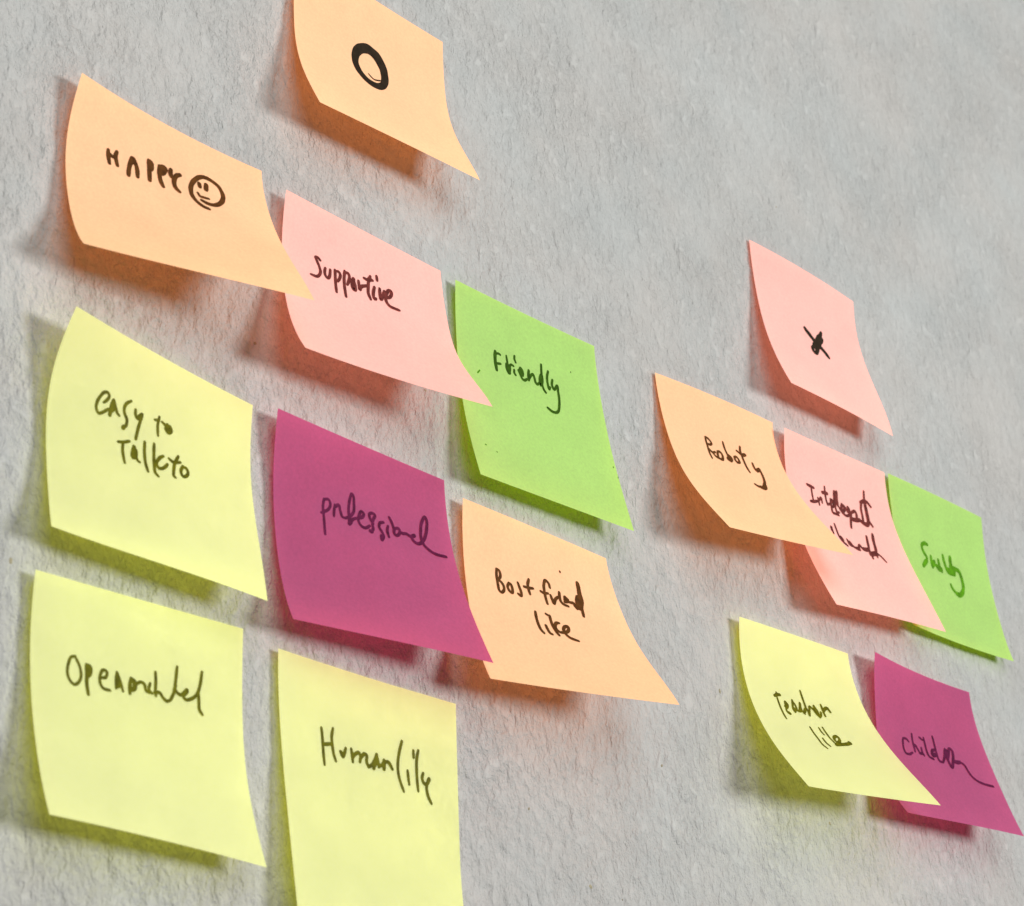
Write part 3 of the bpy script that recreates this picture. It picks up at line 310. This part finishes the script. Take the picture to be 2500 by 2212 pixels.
  ('snobby', 'Snobby', [(1.62,[(0.3415,0.3697),(0.3113,0.369),(0.2805,0.3893),(0.2813,0.4136),(0.2964,0.4365),(0.3163,0.4558),(0.3153,0.4779)]),(2.08,[(0.3153,0.4779),(0.2906,0.4986),(0.2696,0.5208)]),(1.97,[(0.307,0.3701),(0.3196,0.3681)]),(1.62,[(0.3647,0.4386),(0.363,0.4635),(0.3645,0.4924),(0.3695,0.5057)]),(2.62,[(0.3766,0.4747),(0.3914,0.4808)]),(1.97,[(0.3951,0.4652),(0.3761,0.4943)]),(1.63,[(0.4407,0.4439),(0.4432,0.4678),(0.4499,0.4907),(0.4636,0.5094)]),(2.37,[(0.4179,0.4888),(0.4357,0.4991),(0.4603,0.4979)]),(1.65,[(0.4983,0.3995),(0.5017,0.4284),(0.5108,0.4583),(0.521,0.4829),(0.5331,0.4997)]),(2.13,[(0.5338,0.497),(0.5666,0.4964),(0.5994,0.4958)]),(2.01,[(0.5787,0.3913),(0.5737,0.4201),(0.5789,0.4486),(0.5852,0.4719)]),(2.41,[(0.5694,0.4535),(0.5836,0.4624),(0.6219,0.4578)]),(2.13,[(0.5297,0.4807),(0.5619,0.4827),(0.603,0.4824)]),(1.88,[(0.6219,0.4578),(0.6573,0.464),(0.6698,0.4934),(0.6767,0.5268),(0.6768,0.5544),(0.6681,0.584)]),(2.12,[(0.6681,0.584),(0.6437,0.6124),(0.6156,0.6265),(0.5888,0.6227)]),(1.32,[(0.5888,0.6227),(0.5613,0.6068),(0.5457,0.5906),(0.5413,0.5768)])]),
  ('teacher', 'Teacher', [(1.31,[(0.2066,0.3843),(0.233,0.3733),(0.2572,0.3703)]),(1.09,[(0.2316,0.3623),(0.2251,0.3823)]),(1.02,[(0.2242,0.3875),(0.2217,0.4234),(0.2211,0.4622),(0.2233,0.4933),(0.2275,0.5139)]),(1.78,[(0.2807,0.4106),(0.274,0.4324)]),(1.11,[(0.2783,0.4084),(0.2921,0.4188),(0.2734,0.4429),(0.2628,0.4369)]),(1.03,[(0.2657,0.4442),(0.2622,0.4683),(0.2764,0.4791)]),(1.35,[(0.274,0.4715),(0.282,0.4754)]),(1.03,[(0.3464,0.3863),(0.3351,0.4139),(0.3247,0.4444),(0.3301,0.4592)]),(1.12,[(0.3457,0.3941),(0.3546,0.4106),(0.3553,0.4339),(0.3407,0.4469)]),(1.35,[(0.3358,0.4373),(0.3335,0.4534)]),(1.25,[(0.4044,0.3941),(0.3919,0.4197),(0.3743,0.4464)]),(1.04,[(0.3502,0.4427),(0.3684,0.4474),(0.3915,0.4382),(0.3968,0.411)]),(1.05,[(0.3867,0.4285),(0.398,0.445),(0.4088,0.4564)]),(1.05,[(0.4469,0.315),(0.445,0.3484),(0.4438,0.3846),(0.4416,0.4136),(0.4471,0.4339),(0.4426,0.4613)]),(1.37,[(0.4119,0.4452),(0.4324,0.4232)]),(1.06,[(0.4426,0.4613),(0.4628,0.4258),(0.4807,0.4016),(0.4939,0.4098),(0.5029,0.4188),(0.5139,0.4411),(0.5285,0.4574)]),(1.07,[(0.5204,0.3894),(0.5261,0.4042),(0.5315,0.4192),(0.53,0.4383)]),(1.07,[(0.5167,0.3927),(0.511,0.4174),(0.5197,0.432)]),(1.07,[(0.5285,0.4574),(0.5502,0.4375),(0.5581,0.4226)]),(1.07,[(0.5873,0.3723),(0.5852,0.3965),(0.5826,0.4183),(0.5818,0.4415)]),(1.29,[(0.5883,0.4093),(0.6099,0.3922),(0.6366,0.3848),(0.646,0.4046)])]),
  ('teacher', 'like', [(1.04,[(0.3941,0.5418),(0.3968,0.5765),(0.4041,0.6124),(0.4094,0.6494),(0.4279,0.6731)]),(1.04,[(0.469,0.5336),(0.4702,0.556),(0.4783,0.5731)]),(1.05,[(0.4468,0.6056),(0.4511,0.631),(0.4667,0.6522)]),(1.05,[(0.5028,0.5253),(0.5064,0.5586),(0.5122,0.5921),(0.5294,0.6274)]),(1.32,[(0.5277,0.6336),(0.5649,0.6129),(0.5891,0.5913),(0.5874,0.5712),(0.5595,0.5757),(0.5439,0.5957),(0.5505,0.6181)]),(1.46,[(0.5263,0.6353),(0.5727,0.6249),(0.6216,0.6157),(0.6686,0.6007)]),(1.71,[(0.6607,0.5975),(0.6652,0.6027)])]),
  ('children', 'Children', [(1.09,[(0.2674,0.4831),(0.2488,0.4686),(0.2231,0.4724),(0.2128,0.5045),(0.2103,0.5383),(0.2216,0.5661),(0.2515,0.5668),(0.2804,0.551)]),(1.11,[(0.3089,0.4241),(0.3041,0.4654),(0.3044,0.5023),(0.3062,0.5391)]),(1.68,[(0.309,0.4947),(0.3248,0.5016)]),(1.1,[(0.3212,0.4989),(0.3356,0.523),(0.3462,0.5447)]),(1.11,[(0.3694,0.5027),(0.369,0.53),(0.379,0.5518)]),(1.32,[(0.3428,0.542),(0.3735,0.5427)]),(1.13,[(0.3733,0.434),(0.3973,0.446)]),(1.12,[(0.4122,0.4293),(0.4122,0.4701),(0.4114,0.5113),(0.4207,0.5471),(0.4554,0.5609)]),(1.14,[(0.5022,0.4019),(0.5016,0.4415),(0.4995,0.4833),(0.4982,0.5215),(0.5043,0.5619),(0.5338,0.5666)]),(1.35,[(0.4917,0.4918),(0.4615,0.5047),(0.4561,0.5367),(0.4903,0.53)]),(1.72,[(0.4652,0.5246),(0.4918,0.5263)]),(1.15,[(0.5338,0.5666),(0.5552,0.5381),(0.5723,0.5034),(0.5909,0.4649)]),(1.76,[(0.6049,0.476),(0.5867,0.5075),(0.5885,0.5351)]),(1.38,[(0.5885,0.5351),(0.6104,0.4959),(0.6375,0.4554),(0.6567,0.4656),(0.6496,0.5021),(0.632,0.5406),(0.6006,0.5888),(0.5898,0.5628),(0.5835,0.5361),(0.5682,0.5182)]),(1.77,[(0.632,0.5406),(0.6639,0.5414),(0.6997,0.5345)]),(1.18,[(0.6997,0.5345),(0.7294,0.5499),(0.7406,0.5832),(0.7591,0.6189),(0.7964,0.6441),(0.8505,0.6555),(0.9294,0.6568)])]),
  ('friendly', 'speck', [(0.59,[(0.1243,0.434),(0.1401,0.4158)])]),
  ('friendly', 'speck', [(0.56,[(0.0902,0.8201),(0.0951,0.8207)])]),
  ('friendly', 'speck', [(0.48,[(0.1562,0.8378),(0.1583,0.8393)])]),
  ('friendly', 'speck', [(0.44,[(0.7974,0.2056),(0.7965,0.2103)])]),
  ('friendly', 'speck', [(0.49,[(0.9821,0.6696),(0.9804,0.6745)])]),
  ('friendly', 'speck', [(0.56,[(1.0041,0.7139),(0.9973,0.7247)])]),
]
WALL_SPECKS = [(38.399, 34.035, 0.075), (45.934, 34.793, 0.06), (60.599, 26.83, 0.1), (56.979, 23.217, 0.07), (50.023, 20.415, 0.06), (46.913, 30.297, 0.06), (29.813, 24.098, 0.09), (52.829, 18.197, 0.08), (66.576, 22.69, 0.07), (54.384, 17.971, 0.04), (67.606, 51.101, 0.05)]

S = 7.6        # a note is 76 mm square
NS = 25
sv = np.linspace(0, 1, NS)

def sheet(p, n=25):
    """grid [u, s] of wall coordinates (cm) of a note: stuck along its top, curling out below"""
    us = np.linspace(0, 1, n)
    x0, y0, rot = p[:3]
    A, B = p[3:6], p[6:9]
    rows = []
    for u_ in us:
        sl = (1 - u_) * (A[0] * sv + A[1] * sv**2 + A[2] * sv**3) + u_ * (B[0] * sv + B[1] * sv**2 + B[2] * sv**3)
        lift = p[9] * (1 - u_)**2 * (1 - sv)**2.5 + p[10] * u_**2 * (1 - sv)**2.5
        tot = np.clip(sl + np.gradient(lift, sv) / S, -.98, .98)
        c = np.sqrt(1 - tot**2)
        ds = S / (NS - 1)
        z = np.concatenate([[0], np.cumsum((sl[1:] + sl[:-1]) / 2) * ds]) + lift
        y = -np.concatenate([[0], np.cumsum((c[1:] + c[:-1]) / 2) * ds])
        rows.append(np.stack([np.full(NS, u_ * S), y, z], -1))
    P = np.array(rows)
    c_, s_ = math.cos(rot), math.sin(rot)
    X = x0 + P[..., 0] * c_ - P[..., 1] * s_
    Y = y0 + P[..., 0] * s_ + P[..., 1] * c_
    Z = P[..., 2]
    q = p[12:]
    u_ = us[:, None]
    w = [(1 - u_) * (1 - sv), u_ * (1 - sv), (1 - u_) * sv, u_ * sv]
    X = X + sum(w[k] * q[2 * k] for k in range(4)) + 4 * sv * (1 - sv) * ((1 - u_) * q[8] + u_ * q[9])
    X = X + np.sin(2 * np.pi * sv) * ((1 - u_) * q[12] + u_ * q[13])
    Y = Y + sum(w[k] * q[2 * k + 1] for k in range(4))
    Z = Z + 4 * u_ * (1 - u_) * ((1 - sv) * q[10] + sv * q[11])
    return np.stack([X, Y, np.maximum(Z, 0) + 0.004], -1)

def refine(G, k):
    """smooth resampling of the sheet grid (cubic along both directions)"""
    def cub(a, m):
        n = a.shape[0]
        t = np.linspace(0, n - 1, m); i = np.clip(t.astype(int), 0, n - 2); f = (t - i)[:, None, None]
        pad = np.concatenate([[2 * a[0] - a[1]], a, [2 * a[-1] - a[-2]]])
        p0, p1, p2, p3 = pad[i], pad[i + 1], pad[i + 2], pad[i + 3]
        return 0.5 * (2 * p1 + (p2 - p0) * f + (2 * p0 - 5 * p1 + 4 * p2 - p3) * f**2 + (3 * p1 - p0 - 3 * p2 + p3) * f**3)
    a = cub(G, k)
    return cub(a.transpose(1, 0, 2), k).transpose(1, 0, 2)

def smooth_stroke(pts, step=0.22):
    """Catmull-Rom through pen points (mm), evenly spaced"""
    P = [np.array(q, float) for q in pts]
    if len(P) == 2: dense = [P[0] + (P[1] - P[0]) * t for t in np.linspace(0, 1, 12)]
    else:
        Q = [2 * P[0] - P[1]] + P + [2 * P[-1] - P[-2]]
        dense = []
        for i in range(len(P) - 1):
            a, b_, c, d = Q[i:i + 4]
            # centripetal parametrisation keeps tight turns free of loops
            t0 = 0; t1 = t0 + max(np.linalg.norm(b_ - a), 1e-3)**.5
            t2 = t1 + max(np.linalg.norm(c - b_), 1e-3)**.5; t3 = t2 + max(np.linalg.norm(d - c), 1e-3)**.5
            for t in np.linspace(t1, t2, 10, endpoint=i == len(P) - 2):
                A1 = (t1 - t) / (t1 - t0) * a + (t - t0) / (t1 - t0) * b_
                A2 = (t2 - t) / (t2 - t1) * b_ + (t - t1) / (t2 - t1) * c
                A3 = (t3 - t) / (t3 - t2) * c + (t - t2) / (t3 - t2) * d
                B1 = (t2 - t) / (t2 - t0) * A1 + (t - t0) / (t2 - t0) * A2
                B2 = (t3 - t) / (t3 - t1) * A2 + (t - t1) / (t3 - t1) * A3
                dense.append((t2 - t) / (t2 - t1) * B1 + (t - t1) / (t2 - t1) * B2)
    D = np.array(dense)
    seg = np.r_[0, np.cumsum(np.linalg.norm(np.diff(D, axis=0), axis=1))]
    n = max(int(seg[-1] / step), 3)
    t = np.linspace(0, seg[-1], n)
    return np.stack([np.interp(t, seg, D[:, 0]), np.interp(t, seg, D[:, 1])], -1)

rng = random.Random(5)

def ink_mesh(strokes, G, base_offset):
    """flat pen lines lying on the sheet, one ribbon with round ends per stroke"""
    n = G.shape[0]
    du = np.gradient(G, axis=0); dv = np.gradient(G, axis=1)
    Nn = np.cross(dv, du); Nn /= np.linalg.norm(Nn, axis=-1, keepdims=True)
    def on_sheet(x, y, off):
        a = min(max(x / 76, 0), 1) * (n - 1); b_ = min(max(y / 76, 0), 1) * (n - 1)
        i, j = min(int(a), n - 2), min(int(b_), n - 2); fa, fb = a - i, b_ - j
        def bl(M): return M[i, j] * (1 - fa) * (1 - fb) + M[i + 1, j] * fa * (1 - fb) + M[i, j + 1] * (1 - fa) * fb + M[i + 1, j + 1] * fa * fb
        return bl(G) + bl(Nn) * off
    V, F = [], []
    for k, (w, pts) in enumerate(strokes):
        off = base_offset + 0.0009 * k
        C = smooth_stroke([(a * 76, b_ * 76) for a, b_ in pts])
        m = len(C)
        T = np.gradient(C, axis=0); T /= np.maximum(np.linalg.norm(T, axis=1, keepdims=True), 1e-6)
        N = np.stack([-T[:, 1], T[:, 0]], -1)
        ph = rng.random() * 6.28
        hw = w * 0.59 * (1 + 0.035 * np.sin(np.arange(m) * 0.35 + ph) + 0.015 * np.sin(np.arange(m) * 1.1 + 2 * ph))
        e = np.minimum(np.arange(m), np.arange(m)[::-1]) / 6.0
        hw = hw * (0.86 + 0.14 * np.minimum(e, 1))
        s0 = len(V)
        for i in range(m):
            for sgn in (-1, 1):
                q = C[i] + sgn * N[i] * hw[i]; V.append(on_sheet(q[0], q[1], off))
        for i in range(m - 1):
            a = s0 + 2 * i; F.append((a, a + 2, a + 3, a + 1))
        for end, sg in ((0, -1), (m - 1, 1)):
            c0 = len(V); V.append(on_sheet(C[end][0], C[end][1], off)); ring = []
            for a in np.linspace(-math.pi / 2, math.pi / 2, 7):
                d = N[end] * math.sin(a) + T[end] * sg * math.cos(a)
                q = C[end] + d * hw[end]; ring.append(len(V)); V.append(on_sheet(q[0], q[1], off))
            for i in range(6):
                F.append((c0, ring[i], ring[i + 1]) if sg < 0 else (c0, ring[i + 1], ring[i]))
    return V, F

NOTES = [  # key, paper, label
    ('happy', 'orange', 'orange sticky note reading HAPPY beside a hand-drawn smiley face'),
    ('o', 'orange', 'orange sticky note with one thick black ring, highest of all the notes'),
    ('supportive', 'pink', 'pink sticky note with the handwritten word Supportive, partly under the HAPPY note'),
    ('friendly', 'green', 'light green sticky note with the handwritten word Friendly, under the tip of a pink note'),
    ('easy', 'yellow', 'yellow sticky note reading easy to talk to, on two lines, below the HAPPY note'),
    ('professional', 'magenta', 'dark pink magenta sticky note with the handwritten word professional'),
    ('best', 'orange', 'orange sticky note reading Best friend like, below the large green note'),
    ('open', 'yellow', 'yellow sticky note with the handwritten word Openminded, at the lower left'),
    ('human', 'yellow', 'yellow sticky note reading Humanlike, running off the bottom edge under the magenta note'),
    ('x', 'pink', 'pink sticky note with only a small black cross, topmost of the right-hand cluster'),
    ('roboty', 'orange', 'strongly curled orange sticky note with the handwritten word Roboty'),
    ('intel', 'pink', 'pink sticky note with two cramped lines of writing, just right of the Roboty note'),
    ('snobby', 'green', 'light green sticky note with faint green handwriting at the far right edge'),
    ('teacher', 'yellow', 'strongly curled yellow sticky note reading Teacher like, beside a small magenta note'),
    ('children', 'magenta', 'dark pink magenta sticky note with the handwritten word Children, at the lower right corner'),
]
RES = 49
for key, paper, label in NOTES:
    G = refine(sheet(NOTE_SHAPES[key]), RES)
    org = G[0, 0].copy()
    def local(P):
        P = np.asarray(P).reshape(-1, 3) - org
        return np.stack([P[:, 0] * CM, -P[:, 2] * CM, P[:, 1] * CM], -1)
    note = bpy.data.objects.new('sticky_note', None)
    note.empty_display_size = 0.02
    scene.collection.objects.link(note)
    note.location = to_world(*org)
    mesh_object('paper_sheet', local(G), grid_faces(RES, RES), PAPER[paper], note)
    note['label'] = label
    note['category'] = 'sticky note'
    note['group'] = 'sticky notes stuck on the white wall'
    count = 0
    for k2, word, strokes in INK:
        if k2 != key: continue
        ink = INKS['black'] if key in ('o', 'x') else INKS['light green'] if key == 'snobby' else INKS[paper]
        if word == 'speck': ink = INKS['light green']
        V, F = ink_mesh(strokes, G, 0.005)
        name = 'ink_speck' if word == 'speck' else 'smiley_face' if word == 'smiley' else 'drawn_ring' if word == 'O' else 'drawn_cross' if word == 'X' else 'handwritten_word'
        w = mesh_object(name, local(V), F, ink, note)
        if name == 'handwritten_word' and key not in ('intel', 'snobby'): w['label'] = 'the handwritten word "%s"' % word

# ------------------------------------------------------------------ little marks in the wall paint
mark_mat = ink_material('wall_mark', (142, 136, 114))
for x, y, rad in WALL_SPECKS:
    V = [(0, 0, 0.012)]; F = []
    for ring_r, h in ((0.6, 0.010), (1.0, -0.012)):
        for k in range(10):
            a = k / 10 * 2 * math.pi; q = rad * ring_r * (1 + 0.22 * math.sin(2 * a + x) + 0.1 * math.sin(5 * a + y))
            V.append((q * math.cos(a), 1.2 * q * math.sin(a), h))
    for k in range(10):
        F.append((0, 1 + k, 1 + (k + 1) % 10)); F.append((1 + k, 11 + k, 11 + (k + 1) % 10, 1 + (k + 1) % 10))
    z = min(float(wall_height(np.array([x]), np.array([y]))[0]) * 0.115 - 0.045, -0.004)
    verts = [((x - OX + a) * CM, -(z + c) * CM, (y - OY + b_) * CM + OZ) for a, b_, c in V]
    mesh_object('paint_mark', verts, F, mark_mat, wall)
